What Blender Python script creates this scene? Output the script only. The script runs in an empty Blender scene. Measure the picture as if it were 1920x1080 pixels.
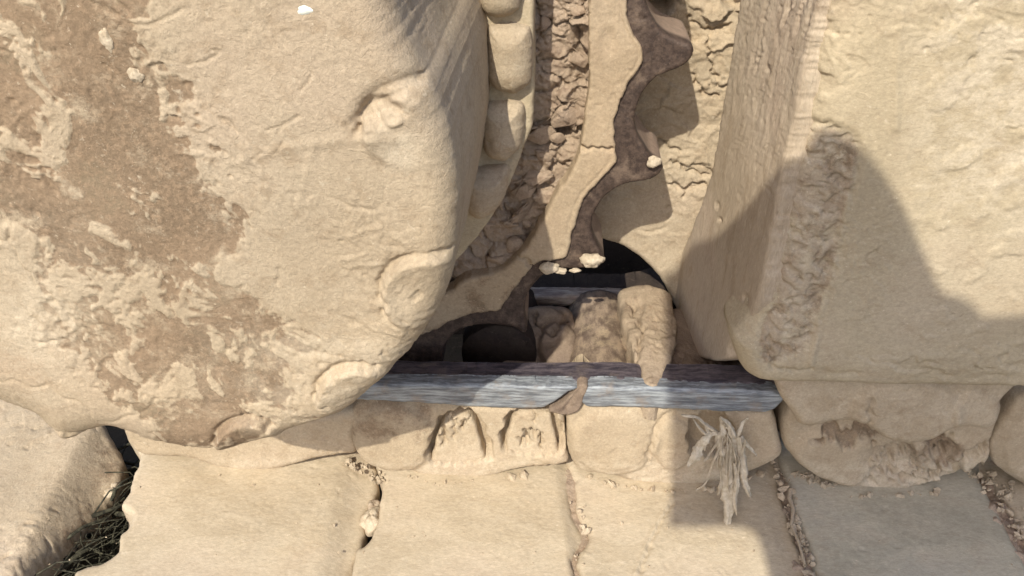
import bpy, math, random
import numpy as np
from mathutils import Vector, Matrix

random.seed(7)
S = bpy.context.scene
COL = S.collection

# ---------------------------------------------------------------- camera, sky, sun, exposure
F_PX = 1600.0                      # focal length for a 1920 px wide frame
PITCH = math.radians(35.5)
YAW = math.radians(2.35)           # camera turned slightly left
CAM = np.array([0.0, -0.56, 0.62])
Fw = np.array([-math.sin(YAW)*math.cos(PITCH), math.cos(YAW)*math.cos(PITCH), -math.sin(PITCH)])
Rt = np.array([math.cos(YAW), math.sin(YAW), 0.0])
Up = np.cross(Rt, Fw)
cam = bpy.data.cameras.new('camera'); camo = bpy.data.objects.new('camera', cam); COL.objects.link(camo)
cam.sensor_width = 36; cam.lens = 36*F_PX/1920.0; cam.clip_start = 0.01; cam.clip_end = 500
M = Matrix.Identity(4)
for i in range(3):
    M[i][0] = Rt[i]; M[i][1] = Up[i]; M[i][2] = -Fw[i]; M[i][3] = CAM[i]
camo.matrix_world = M
S.camera = camo

# direction the sunlight travels (the photographer's own shadow shows where it goes)
SUN = Rt*0.255 + Fw - Up*0.205
SUN /= np.linalg.norm(SUN)
w = bpy.data.worlds.new('World'); S.world = w; w.use_nodes = True
wn = w.node_tree
for n in list(wn.nodes): wn.nodes.remove(n)
sky = wn.nodes.new('ShaderNodeTexSky'); sky.sky_type = 'NISHITA'; sky.sun_disc = False
sky.sun_elevation = math.asin(-SUN[2])
sky.sun_rotation = math.atan2(-SUN[0], -SUN[1])
sky.dust_density = 2.4; sky.air_density = 1.0; sky.ozone_density = 0.6
bg = wn.nodes.new('ShaderNodeBackground'); bg.inputs['Strength'].default_value = 0.15
wo = wn.nodes.new('ShaderNodeOutputWorld')
wn.links.new(sky.outputs[0], bg.inputs[0]); wn.links.new(bg.outputs[0], wo.inputs[0])
sl = bpy.data.lights.new('sun', 'SUN'); sl.energy = 3.5; sl.angle = math.radians(0.55); sl.color = (1.0, 0.94, 0.79)
so = bpy.data.objects.new('sun', sl); COL.objects.link(so)
so.rotation_euler = Vector(-SUN).to_track_quat('Z', 'Y').to_euler(); so.location = (-1, -2, 3)
S.view_settings.view_transform = 'Standard'; S.view_settings.look = 'None'
S.view_settings.gamma = 1.0; S.view_settings.use_curve_mapping = False
S.view_settings.exposure = 0.50

# ---------------------------------------------------------------- drafting: pixel of the photo -> point on a real plane
def ray(u, v):
    u = np.asarray(u, float); v = np.asarray(v, float)
    return Rt*((u[..., None]-960)/F_PX) + Fw - Up*((v[..., None]-540)/F_PX)

class Plane:
    def __init__(self, n, d):      # n.x = d ; n points to the viewer's side
        self.n = np.array(n, float); l = np.linalg.norm(self.n); self.n /= l; self.d = d/l
    def at(self, u, v):
        r = ray(u, v)
        t = (self.d - CAM@self.n)/(r@self.n)
        return CAM + r*t[..., None]
def PY(y): return Plane((0, -1, 0), -y)
def PZ(z): return Plane((0, 0, 1), z)
def pt(pl, u, v): return pl.at(np.array([u]), np.array([v]))[0]

ZS = pt(PY(0.0), 1260, 903)[2]     # top of the track shoes
ZR = pt(PY(0.0), 1260, 728)[2]     # top of the track rails

# ---------------------------------------------------------------- noise
rng = np.random.RandomState(3)
perm = rng.permutation(256); perm = np.concatenate([perm, perm, perm])
ROT = np.linalg.qr(np.random.RandomState(5).normal(size=(3, 3)))[0]
gr = rng.normal(size=(256, 3)); gr /= np.linalg.norm(gr, axis=1)[:, None]
def perlin(p):
    i = np.floor(p).astype(np.int64); f = p-i; i &= 255
    w_ = f*f*f*(f*(f*6-15)+10)
    out = 0
    for dx in (0, 1):
        for dy in (0, 1):
            for dz in (0, 1):
                h = perm[perm[perm[(i[:, 0]+dx) & 255]+((i[:, 1]+dy) & 255)]+((i[:, 2]+dz) & 255)]
                g = gr[h]
                d = (f[:, 0]-dx)*g[:, 0]+(f[:, 1]-dy)*g[:, 1]+(f[:, 2]-dz)*g[:, 2]
                out = out + d*(w_[:, 0] if dx else 1-w_[:, 0])*(w_[:, 1] if dy else 1-w_[:, 1])*(w_[:, 2] if dz else 1-w_[:, 2])
    return out*1.6
def fbm(p, sc, octv=4, gain=0.5, seed=0):
    o = 0; a = 1.0
    for k in range(octv):
        o = o + a*perlin(p*sc + 17.3*seed + 5.1*k); a *= gain; sc *= 2.03
    return o
def ridge(p, sc, octv=3, seed=0):
    o = 0; a = 1.0
    for k in range(octv):
        o = o + a*(1-np.abs(perlin(p*sc+11.7*seed+3.3*k))*2.2); a *= 0.5; sc *= 2.1
    return o
def worley(p, sc, seed=0):
    """broken plates in the x-z plane: distance to the joint, a tilted height per plate"""
    x = p[:, 0]*sc; z = p[:, 2]*sc; xi = np.floor(x).astype(int); zi = np.floor(z).astype(int)
    f1 = np.full(len(x), 9.0); f2 = f1.copy(); hh = np.zeros(len(x))
    for dx in (-1, 0, 1):
        for dz in (-1, 0, 1):
            a = perm[(xi+dx+seed*7) & 255]; k = perm[(a+zi+dz) & 255]; k2 = perm[k+37]; k3 = perm[k+91]; k4 = perm[k2+11]; k5 = perm[k3+5]
            ux = x-(xi+dx+k/255.0); uz = z-(zi+dz+k2/255.0); d = np.hypot(ux, uz)
            h = k3/255.0-.5+(k4/255.0-.5)*ux*1.3+(k5/255.0-.5)*uz*1.3
            m = d < f1
            f2 = np.where(m, f1, np.minimum(f2, d)); hh = np.where(m, h, hh); f1 = np.where(m, d, f1)
    return f2-f1, hh
def sstep(a, b, x):
    t = np.clip((x-a)/(b-a), 0, 1); return t*t*(3-2*t)

# ---------------------------------------------------------------- outlines
def smooth(pts, n=5, closed=True):
    P = np.array(pts, float); out = []
    N = len(P)
    rngk = range(N) if closed else range(N-1)
    for i in rngk:
        p0 = P[(i-1) % N] if closed or i > 0 else P[i]
        p1 = P[i]; p2 = P[(i+1) % N]
        p3 = P[(i+2) % N] if closed or i+2 < N else P[i+1]
        for k in range(n):
            t = k/n
            out.append(0.5*((2*p1)+(-p0+p2)*t+(2*p0-5*p1+4*p2-p3)*t*t+(-p0+3*p1-3*p2+p3)*t**3))
    if not closed: out.append(P[-1])
    return np.array(out)
def segdist(u, v, A, B):
    """nearest distance and nearest point to a set of segments"""
    best = np.full(u.shape, 1e18); bx = np.zeros_like(u); by = np.zeros_like(u)
    for a, b in zip(A, B):
        dx, dy = b-a; L = dx*dx+dy*dy+1e-9
        t = np.clip(((u-a[0])*dx+(v-a[1])*dy)/L, 0, 1)
        qx = a[0]+t*dx; qy = a[1]+t*dy
        d = (u-qx)**2+(v-qy)**2
        m = d < best
        best[m] = d[m]; bx[m] = qx[m]; by[m] = qy[m]
    return np.sqrt(best), bx, by
def inside(u, v, P):
    c = np.zeros(u.shape, bool)
    for a, b in zip(P, np.roll(P, -1, axis=0)):
        if a[1] == b[1]: continue
        c ^= ((a[1] > v) != (b[1] > v)) & (u < (b[0]-a[0])*(v-a[1])/(b[1]-a[1])+a[0])
    return c
def sdf(u, v, P):
    d, bx, by = segdist(u, v, P, np.roll(P, -1, axis=0))
    return np.where(inside(u, v, P), d, -d), bx, by
def psd(pts, n=4):
    P = smooth(pts, n)
    return lambda u, v: sdf(u, v, P)[0]
def line(pts, n=3):
    P = smooth(pts, n, closed=False)
    return lambda u, v: segdist(u, v, P[:-1], P[1:])[0]
def groove(u, v, ln, width, depth):
    """a crack: V-shaped groove along a wobbling line"""
    wob = 3.0*np.sin(u*0.13+v*0.21)+2.0*np.sin(u*0.37-v*0.29)
    return -depth*np.exp(-(np.maximum(ln(u+wob, v-wob*0.6)-0.3, 0)/width)**2)

# ---------------------------------------------------------------- object bookkeeping
def tag(o, label=None, cat=None, group=None, kind=None):
    if label: o['label'] = label
    if cat: o['category'] = cat
    if group: o['group'] = group
    if kind: o['kind'] = kind
    return o
def thing(name, loc, label, cat, group=None):
    o = bpy.data.objects.new(name, None); COL.objects.link(o); o.location = tuple(loc)
    o.empty_display_size = 0.02
    return tag(o, label, cat, group)
def mesh_obj(name, V, Fc, mat, parent=None, loc=None, attrs=None, smooth_=True):
    base = np.array(parent.matrix_basis.translation if parent and parent.parent is None else
                    (parent['_w'] if parent else (loc if loc is not None else (0, 0, 0))))
    V = np.asarray(V, float) - base
    me = bpy.data.meshes.new(name)
    Fc = np.asarray(Fc)
    if Fc.ndim == 2:
        k = Fc.shape[1]
        me.vertices.add(len(V)); me.vertices.foreach_set('co', V.astype(np.float32).ravel())
        me.loops.add(Fc.size); me.loops.foreach_set('vertex_index', Fc.astype(np.int32).ravel())
        me.polygons.add(len(Fc)); me.polygons.foreach_set('loop_start', np.arange(0, Fc.size, k, dtype=np.int32))
        me.update(calc_edges=True); me.validate()
    else:
        me.from_pydata([tuple(x) for x in V], [], [list(f) for f in Fc]); me.update()
    me.polygons.foreach_set('use_smooth', np.full(len(me.polygons), smooth_))
    if attrs:
        for k_, a in attrs.items():
            at = me.attributes.new(k_, 'FLOAT', 'POINT'); at.data.foreach_set('value', np.asarray(a, np.float32))
    me.materials.append(mat)
    o = bpy.data.objects.new(name, me); COL.objects.link(o)
    if parent: o.parent = parent
    else: o.location = tuple(base)
    o['_w'] = [float(x) for x in base]
    return o

def mud_disp(p, rough=1.0):
    """the surface of dried mud in metres: swells, lumps, torn flakes, small pits and grain"""
    w_ = np.stack([perlin(p*24+3.1), perlin(p*24+41.7), perlin(p*24+77.3)], 1)
    w2 = np.stack([perlin(p*90+13.1), perlin(p*90+51.7), perlin(p*90+97.3)], 1)
    q = p+0.014*w_+0.0035*w2
    q = q@ROT
    act = sstep(-.2, .4, fbm(p, 8, 2, seed=14))
    a = 0.0013*fbm(p, 11, 2, seed=1) + (0.00014+0.00028*act)*fbm(q, 60, 3, 0.6, seed=2)
    a += (0.00007+0.00026*act)*fbm(q, 230, 2, 0.8, seed=4)
    f = fbm(q, 42, 2, seed=5)
    a += 0.0006*act*(sstep(0.16, 0.22, f)-0.5*sstep(.42, .5, f))     # flakes with a sharp lip
    a += -0.0013*act*sstep(0.55, 0.75, fbm(q+.7, 85, 2, seed=8))
    return a*rough

def slab(name, outline, pl, depth, r=0.005, h=None, flare=None, mat=None, parent=None, step=3.0,
         margin=None, disp=mud_disp, rough=1.0, sm=4, attrs=None, pxm=None, walld=1.0, ragged=1.2):
    """a solid plate cut to an outline on a real plane, rounded edge, walls going back, modelled relief"""
    P = smooth(outline, sm) if sm else np.array(outline, float)
    c = P.mean(axis=0)
    if ragged and sm:
        Q = []
        for a, b in zip(P, np.roll(P, -1, axis=0)):
            infr = -60 < a[0] < 1980 and -60 < a[1] < 1140
            k = max(1, int(np.hypot(*(b-a))/(6 if infr else 60)))
            for t in range(k): Q.append(a+(b-a)*t/k)
        P = np.array(Q); T = np.roll(P, -1, axis=0)-np.roll(P, 1, axis=0); T /= np.linalg.norm(T, axis=1)[:, None]+1e-9
        w3 = np.stack([P[:, 0], P[:, 1], 0*P[:, 0]+c[0]], 1)
        P = P+np.stack([-T[:, 1], T[:, 0]], 1)*(ragged*(fbm(w3, .035, 2, .8, seed=101)+.7*fbm(w3, .12, 1, seed=102)))[:, None]
    if pxm is None:
        a = pt(pl, c[0]-5, c[1]); b = pt(pl, c[0]+5, c[1]); pxm = 10/np.linalg.norm(a-b)
    if margin is None: margin = step*6
    x0, y0 = P.min(axis=0)-margin-step*2; x1, y1 = P.max(axis=0)+margin+step*2
    us = np.arange(x0, x1+step, step); vs = np.arange(y0, y1+step, step)
    # outside the frame the drafting grid is coarser
    def coarse(a, lo, hi):
        m = (a > lo-40) & (a < hi+40)
        k = np.zeros(len(a), bool); k[::4] = True
        return a[m | k]
    us = coarse(us, 0, 1920); vs = coarse(vs, 0, 1080)
    U, V = np.meshgrid(us, vs); sh = U.shape; U = U.ravel(); V = V.ravel()
    sd, bx, by = sdf(U, V, P)
    out = sd < 0
    t = np.clip(-sd/margin, 0, 1.0)
    du = np.where(out, bx, U); dv = np.where(out, by, V)
    l = np.maximum(np.abs(sd), 1e-6)
    ox = np.where(out, (U-bx)/l, (bx-U)/l); oy = np.where(out, (V-by)/l, (by-V)/l)
    eu, ev = du.copy(), dv.copy()
    if flare is not None:
        fl = flare(bx, by)
        eu = eu+ox*fl*t*out; ev = ev+oy*fl*t*out
    pos = pl.at(eu, ev)
    hh = h(du, dv) if h is not None else 0.0
    sdm = np.clip(sd/pxm, 0, r)
    off = -(r-np.sqrt(np.maximum(r*r-(r-sdm)**2, 0)))
    off = off + hh - np.where(out, t*depth, 0)
    e = 1.0
    o2 = pl.at(eu+ox*e, ev+oy*e)-pl.at(eu, ev); o2 /= np.linalg.norm(o2, axis=1)[:, None]+1e-12
    k = np.clip(1-sdm/r, 0, 1)[:, None]; k = np.where(out[:, None], 1.0, k)
    dirn = pl.n*(1-k)+o2*k; dirn /= np.linalg.norm(dirn, axis=1)[:, None]+1e-12
    pos = pos + pl.n*np.asarray(off)[:, None]
    keep = sd > -margin-step*1.6
    if disp is not None:
        dd = np.zeros(len(pos)); dd[keep] = disp(pos[keep], rough)
        pos = pos + dirn*(dd*np.where(out, walld, 1.0))[:, None]
    idx = np.arange(len(U)).reshape(sh)
    q = np.stack([idx[:-1, :-1], idx[1:, :-1], idx[1:, 1:], idx[:-1, 1:]], -1).reshape(-1, 4)
    q = q[keep[q].all(axis=1)]
    used = np.zeros(len(U), bool); used[q.ravel()] = True
    remap = np.cumsum(used)-1
    A = {'side': t[used]*out[used]}
    if attrs:
        for kk, fn in attrs.items():
            A[kk] = fn(du[used], dv[used], pos[used]) if callable(fn) else np.full(used.sum(), fn)
    Q = remap[q]
    # face orientation
    v = pos[used]; nn = np.cross(v[Q[:, 1]]-v[Q[:, 0]], v[Q[:, 2]]-v[Q[:, 0]]).sum(axis=0)
    if nn@pl.n < 0: Q = Q[:, ::-1]
    return mesh_obj(name, v, Q, mat, parent, attrs=A)

# ---------------------------------------------------------------- materials
def nmix(nt, fac, a, b, kind='RGBA'):
    m = nt.nodes.new('ShaderNodeMix'); m.data_type = kind
    I = {'RGBA': (6, 7, 2), 'FLOAT': (2, 3, 0)}[kind]
    for s, val in ((m.inputs[0], fac), (m.inputs[I[0]], a), (m.inputs[I[1]], b)):
        if hasattr(val, 'links'): nt.links.new(val, s)
        else: s.default_value = val
    return m.outputs[I[2]]
def nnoise(nt, vec, scale, detail=4, rough=0.55, dist=0.0):
    n = nt.nodes.new('ShaderNodeTexNoise'); nt.links.new(vec, n.inputs['Vector'])
    n.inputs['Scale'].default_value = scale; n.inputs['Detail'].default_value = detail
    n.inputs['Roughness'].default_value = rough; n.inputs['Distortion'].default_value = dist
    return n.outputs['Fac']
def nramp(nt, fac, a, b):
    m = nt.nodes.new('ShaderNodeMapRange'); m.interpolation_type = 'SMOOTHSTEP'; nt.links.new(fac, m.inputs[0])
    m.inputs[1].default_value = a; m.inputs[2].default_value = b
    return m.outputs[0]
def nmath(nt, op, a, b=0.0, clamp=False):
    m = nt.nodes.new('ShaderNodeMath'); m.operation = op; m.use_clamp = clamp
    for s, val in ((m.inputs[0], a), (m.inputs[1], b)):
        if hasattr(val, 'links'): nt.links.new(val, s)
        else: s.default_value = val
    return m.outputs[0]
def nattr(nt, name):
    a = nt.nodes.new('ShaderNodeAttribute'); a.attribute_name = name; return a.outputs['Fac']

def make_mud(name, base=(0.44, 0.350, 0.246), pale=(0.56, 0.48, 0.37), dark=(0.30, 0.225, 0.15), damp=(0.170, 0.119, 0.078),
             stretch=(1, 1, 1), bump=0.0007, streak=0.0, darkamt=0.5):
    m = bpy.data.materials.new(name); m.use_nodes = True; nt = m.node_tree
    b = nt.nodes['Principled BSDF']
    tc = nt.nodes.new('ShaderNodeTexCoord'); mp = nt.nodes.new('ShaderNodeMapping')
    nt.links.new(tc.outputs['Object'], mp.inputs[0]); mp.inputs['Scale'].default_value = stretch
    v = mp.outputs[0]; v0 = tc.outputs['Object']
    c4 = lambda c: (*c, 1)
    big = nramp(nt, nnoise(nt, v0, 9, 3), 0.30, 0.72)
    c = nmix(nt, big, c4(tuple(x*0.86 for x in base)), c4(tuple(x*1.08 for x in base)))
    pk = nramp(nt, nnoise(nt, v0, 7.3, 3), 0.48, 0.7)
    c = nmix(nt, nmath(nt, 'MULTIPLY', pk, 0.4), c, c4((base[0]*0.98, base[1]*0.90, base[2]*0.94)))
    hue = nramp(nt, nnoise(nt, v0, 5, 2), 0.4, 0.7)
    c = nmix(nt, nmath(nt, 'MULTIPLY', hue, 0.35), c, c4((base[0]*0.90, base[1]*0.98, base[2]*1.12)))
    mid = nramp(nt, nnoise(nt, v, 60, 5, 0.65, 0.4), 0.50, 0.68)
    c = nmix(nt, nmath(nt, 'MULTIPLY', mid, darkamt), c, c4(dark))
    dpa = nattr(nt, 'damp')  # brown mix: damp mud, on the arched link also painted shade
    patch = nnoise(nt, v0, 30, 10, 0.78, 0.15)
    dm = nmath(nt, 'ADD', dpa, nmath(nt, 'MULTIPLY', nmath(nt, 'SUBTRACT', patch, 0.5), 1.9))
    dm = nramp(nt, dm, 0.36, 0.66)
    dm = nmath(nt, 'MULTIPLY', dm, nramp(nt, dpa, 0.02, 0.25))
    dv = nramp(nt, nnoise(nt, v0, 16, 4, 0.6), 0.35, 0.65)
    dcol = nmix(nt, dv, c4(damp), c4(tuple(x*1.45 for x in damp)))
    dcol = nmix(nt, nmath(nt, 'MULTIPLY', nramp(nt, nnoise(nt, v0, 11, 4, 0.6), 0.5, 0.66), 0.6), dcol, c4((damp[0]*1.05, damp[1]*1.25, damp[2]*1.25)))
    dcol = nmix(nt, nramp(nt, nnoise(nt, v0, 260, 4, 0.7), 0.45, 0.65), dcol, c4(tuple(x*1.6 for x in damp)))
    c = nmix(nt, nmath(nt, 'MULTIPLY', dm, 0.84), c, dcol)
    fl = nramp(nt, nnoise(nt, v, 120, 5, 0.7, 0.5), 0.60, 0.72)
    c = nmix(nt, nmath(nt, 'MULTIPLY', fl, 0.55), c, c4(pale))
    pa = nattr(nt, 'pale')
    c = nmix(nt, nmath(nt, 'MULTIPLY', nmath(nt, 'MULTIPLY', pa, nramp(nt, nnoise(nt, v, 45, 6, 0.7), 0.38, 0.6)), 0.9), c, c4(pale))
    sp = nramp(nt, nnoise(nt, v, 230, 6, 0.82, 0.2), 0.60, 0.70)
    c = nmix(nt, nmath(nt, 'MULTIPLY', sp, 0.5), c, c4(tuple(x*.62 for x in dark)))
    sp2 = nramp(nt, nnoise(nt, v, 310, 5, 0.8, 0.2), 0.62, 0.70)
    c = nmix(nt, nmath(nt, 'MULTIPLY', sp2, 0.6), c, c4(tuple(min(.8, x*1.2) for x in pale)))
    gr_ = nnoise(nt, v, 420, 6, 0.8, 0.3)
    gm = nmath(nt, 'ADD', 0.50, nmath(nt, 'MULTIPLY', gr_, 1.0))
    mm = nt.nodes.new('ShaderNodeVectorMath'); mm.operation = 'SCALE'; nt.links.new(c, mm.inputs[0]); nt.links.new(gm, mm.inputs['Scale'])
    nt.links.new(mm.outputs[0], b.inputs['Base Color'])
    b.inputs['Roughness'].default_value = 0.93; b.inputs['Specular IOR Level'].default_value = 0.15
    hsum = nmath(nt, 'ADD', nmath(nt, 'MULTIPLY', nnoise(nt, v, 200, 8, 0.74, 0.6), 1.3), nmath(nt, 'MULTIPLY', nnoise(nt, v, 700, 3, 0.8), 0.4))
    bp = nt.nodes.new('ShaderNodeBump'); bp.inputs['Strength'].default_value = 1.0; bp.inputs['Distance'].default_value = bump*1.35
    nt.links.new(hsum, bp.inputs['Height']); nt.links.new(bp.outputs[0], b.inputs['Normal'])
    return m

def make_steel(name, base, light, scale=(1, 1, 1), rough=0.55, metal=0.3, dust=(0.36, 0.27, 0.18), dustamt=0.5, ns=120, sidemud=0.0, sidecol=(0.27, 0.20, 0.155)):
    m = bpy.data.materials.new(name); m.use_nodes = True; nt = m.node_tree
    b = nt.nodes['Principled BSDF']
    tc = nt.nodes.new('ShaderNodeTexCoord'); mp = nt.nodes.new('ShaderNodeMapping')
    nt.links.new(tc.outputs['Object'], mp.inputs[0]); mp.inputs['Scale'].default_value = scale
    v = mp.outputs[0]; v0 = tc.outputs['Object']
    n1 = nnoise(nt, v, ns, 6, 0.72)
    c = nmix(nt, nramp(nt, n1, 0.36, 0.68), (*base, 1), (*light, 1))
    d = nramp(nt, nnoise(nt, v0, 48, 6, 0.7), 0.50, 0.68)
    c = nmix(nt, nmath(nt, 'MULTIPLY', d, dustamt), c, (*dust, 1))
    d2 = nramp(nt, nnoise(nt, v0, 700, 4, 0.75), 0.56, 0.70)
    c = nmix(nt, nmath(nt, 'MULTIPLY', d2, dustamt*0.7), c, (*dust, 1))
    ge = nt.nodes.new('ShaderNodeNewGeometry'); sx = nt.nodes.new('ShaderNodeSeparateXYZ'); nt.links.new(ge.outputs['Normal'], sx.inputs[0])
    sd_ = nmath(nt, 'MULTIPLY', nmath(nt, 'MULTIPLY', nramp(nt, nattr(nt, 'side'), 0.05, 0.25), sidemud), nramp(nt, sx.outputs['Z'], -0.25, 0.3))   # dust settles on faces that look up
    sdn = nmix(nt, nramp(nt, nnoise(nt, v0, 140, 6, .75), .35, .65), (*sidecol, 1), (*(x*1.35 for x in sidecol), 1))
    c = nmix(nt, sd_, c, sdn)
    nt.links.new(c, b.inputs['Base Color'])
    b.inputs['Metallic'].default_value = metal
    nt.links.new(nmath(nt, 'ADD', rough-0.1, nmath(nt, 'MULTIPLY', n1, 0.25)), b.inputs['Roughness'])
    bp = nt.nodes.new('ShaderNodeBump'); bp.inputs['Distance'].default_value = 0.0006
    nt.links.new(nnoise(nt, v, ns*2.5, 5, 0.7), bp.inputs['Height']); nt.links.new(bp.outputs[0], b.inputs['Normal'])
    return m

MUD = make_mud('dried_mud')
MUD_BAND = make_mud('cracked_clay', base=(0.37, 0.28, 0.205), dark=(0.20, 0.135, 0.10), bump=0.0009)
MUD_CRUST = make_mud('smooth_mud_crust', base=(0.39, 0.30, 0.205), pale=(0.5, 0.41, 0.3), bump=0.0005, darkamt=0.25)
MUD_SHOE = make_mud('mud_film', base=(0.445, 0.362, 0.255), stretch=(0.5, 1.0, 1.0), bump=0.0003, darkamt=0.22)
MUD_FRAME = make_mud('mud_coat', base=(0.44, 0.362, 0.25), stretch=(0.75, 0.9, 1.0), bump=0.0004, darkamt=0.28)
MUD_VERT = make_mud('brushed_mud', base=(0.45, 0.362, 0.268), stretch=(1.8, 1.8, 0.35), bump=0.0005, darkamt=0.45)
MUD_LIGHT = make_mud('pale_mud_crumb', base=(0.45, 0.37, 0.27), pale=(0.54, 0.46, 0.36), darkamt=0.2)
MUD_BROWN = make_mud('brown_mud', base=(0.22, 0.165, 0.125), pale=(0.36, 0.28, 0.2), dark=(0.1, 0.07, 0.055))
MUD_SHADE = make_mud('mud_darkened_for_shade', base=(0.050, 0.038, 0.032), pale=(0.16, 0.12, 0.09), dark=(0.025, 0.02, 0.018), damp=(0.03, .022, .02))  # near-black base stands in for deep shade in the gap
MUD_SOIL = make_mud('soil', base=(0.10, 0.075, 0.05), pale=(0.2, 0.16, 0.11), dark=(0.04, 0.03, 0.02))
STEEL = make_steel('brown_worn_steel', (0.034, 0.021, 0.017), (0.092, 0.062, 0.048), rough=0.6, metal=0.1, dust=(0.22, 0.16, 0.12), dustamt=0.55, ns=160, sidemud=0.8)
RAIL = make_steel('polished_rail_steel', (0.12, 0.13, 0.15), (0.38, 0.41, 0.44), scale=(0.12, 1, 1.2), rough=0.55, metal=0.3, dust=(0.27, 0.23, 0.20), dustamt=0.65, ns=330)
RAILTOP = make_steel('dark_rail_steel', (0.035, 0.030, 0.042), (0.15, 0.125, 0.14), scale=(0.22, 1, 1), rough=0.5, metal=0.3, dust=(0.24, 0.19, 0.16), dustamt=0.4, ns=200)
def simple(name, col, rough=0.9, col2=None):
    m = bpy.data.materials.new(name); m.use_nodes = True; nt = m.node_tree; b = nt.nodes['Principled BSDF']
    tc = nt.nodes.new('ShaderNodeTexCoord')
    c = nmix(nt, nramp(nt, nnoise(nt, tc.outputs['Object'], 220, 5, 0.7), 0.35, 0.7), (*col, 1), (*(col2 or tuple(x*1.6 for x in col)), 1))
    nt.links.new(c, b.inputs['Base Color']); b.inputs['Roughness'].default_value = rough
    b.inputs['Specular IOR Level'].default_value = 0.2
    return m
LEAF = simple('dry_leaf', (0.40, 0.335, 0.25), col2=(0.58, 0.51, 0.40))
ROOT = simple('dark_stalk', (0.022, 0.021, 0.016), col2=(0.10, 0.095, 0.065))
WHITE_GLARE = simple('white_glare', (0.62, 0.66, 0.60), 0.5, (0.85, 0.88, 0.84))  # white colour imitates a bright reflection
COAT = simple('dark_cloth', (0.05, 0.05, 0.06))

def zero(u, v): return 0*u
def ell(u, v, cx, cy, rx, ry):      # <1 inside
    return np.sqrt(((u-cx)/rx)**2+((v-cy)/ry)**2)
def dome(u, v, cx, cy, rx, ry, k=1.0):
    e = ell(u, v, cx, cy, rx, ry); return np.sqrt(np.clip(1-e**2, 0, 1))*sstep(1.0, 0.85, e)*0.5+0.5*sstep(1.05, 0.75, e)
def pits(u, v, pts):
    o = 0*u
    for (x, y, rx, ry, d) in pts: o = o - d*sstep(1.1, 0.5, ell(u, v, x, y, rx, ry))
    return o

# ================================================================ THE SETTING
def ground():
    n = 90; xs = np.linspace(-1, 1, n); xs = np.sign(xs)*np.abs(xs)**3*60
    X, Y = np.meshgrid(xs, xs); p = np.stack([X.ravel(), Y.ravel()+0.1, np.full(X.size, ZS-0.085)], 1)
    near = np.exp(-(X.ravel()**2+Y.ravel()**2)/4)
    p[:, 2] += 0.012*fbm(p, 6, 3)*near
    idx = np.arange(n*n).reshape(n, n)
    q = np.stack([idx[:-1, :-1], idx[:-1, 1:], idx[1:, 1:], idx[1:, :-1]], -1).reshape(-1, 4)
    o = mesh_obj('ground', p, q, MUD_SOIL, attrs={'damp': np.full(len(p), .3), 'pale': np.zeros(len(p))})
    tag(o, kind='structure')
ground()

# ================================================================ FINAL DRIVE COVER (the big drum on the left)
Y_DRUM = -0.15
plD = PY(Y_DRUM)
drum = thing('drive_cover', pt(plD, 350, 300)+np.array([0, .1, 0]), 'big round mud caked drive cover with a damp brown patch, left of the sprocket', 'drive cover')
arcA = line([(676, 240), (688, 208), (712, 186), (745, 172), (785, 160)])
arcB = line([(728, 588), (716, 555), (716, 520), (735, 494), (775, 482), (840, 480)])
arcC = line([(590, 740), (598, 715), (625, 692), (660, 683), (700, 690)])
arcD = line([(398, 832), (412, 806), (440, 790), (480, 786), (506, 800)])
dampP = psd([(-80, -80), (120, -60), (225, 0), (260, 90), (330, 180), (395, 330), (440, 430), (430, 520), (500, 600), (560, 690), (560, 770), (470, 810), (330, 850), (270, 800), (215, 720), (150, 660), (90, 560), (30, 420), (-80, 330)])
spots = rng.rand(60, 2)
scr = [line(p) for p in ([(396, 92), (408, 98), (402, 108)], [(566, 168), (580, 150), (582, 130)], [(522, 240), (528, 268), (520, 285)], [(430, 415), (442, 425), (446, 416)], [(500, 245), (530, 235), (560, 218)], [(520, 505), (524, 520), (518, 535)], [(470, 300), (488, 288)], [(350, 120), (380, 118), (404, 104)])]
def drum_wet(u, v):
    p = plD.at(u, v); q = p+.012*np.stack([perlin(p*30), 0*u, perlin(p*30+9)], 1)
    n = fbm(q, 22, 5, .72, seed=71)+.35*fbm(q*np.array([1, 1, .6]), 90, 3, .7, seed=72)
    lvl = np.clip(0.5+dampP(u, v)/120, 0, np.where(v > 330, 0.80, 0.92)-.22*np.exp(-((u-70)/70)**2-((v-250)/60)**2)-.2*np.exp(-((u-110)/50)**2-((v-110)/40)**2)-0.25*np.exp(-((u-130)/100)**2-((v-520)/100)**2)-.2*np.exp(-((u-300)/120)**2-((v-600)/70)**2))*(dampP(u, v) > -60)
    return np.clip((lvl-.5)*1.55+n*.9, -1, 1)*(lvl > 0)-(lvl <= 0)
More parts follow.
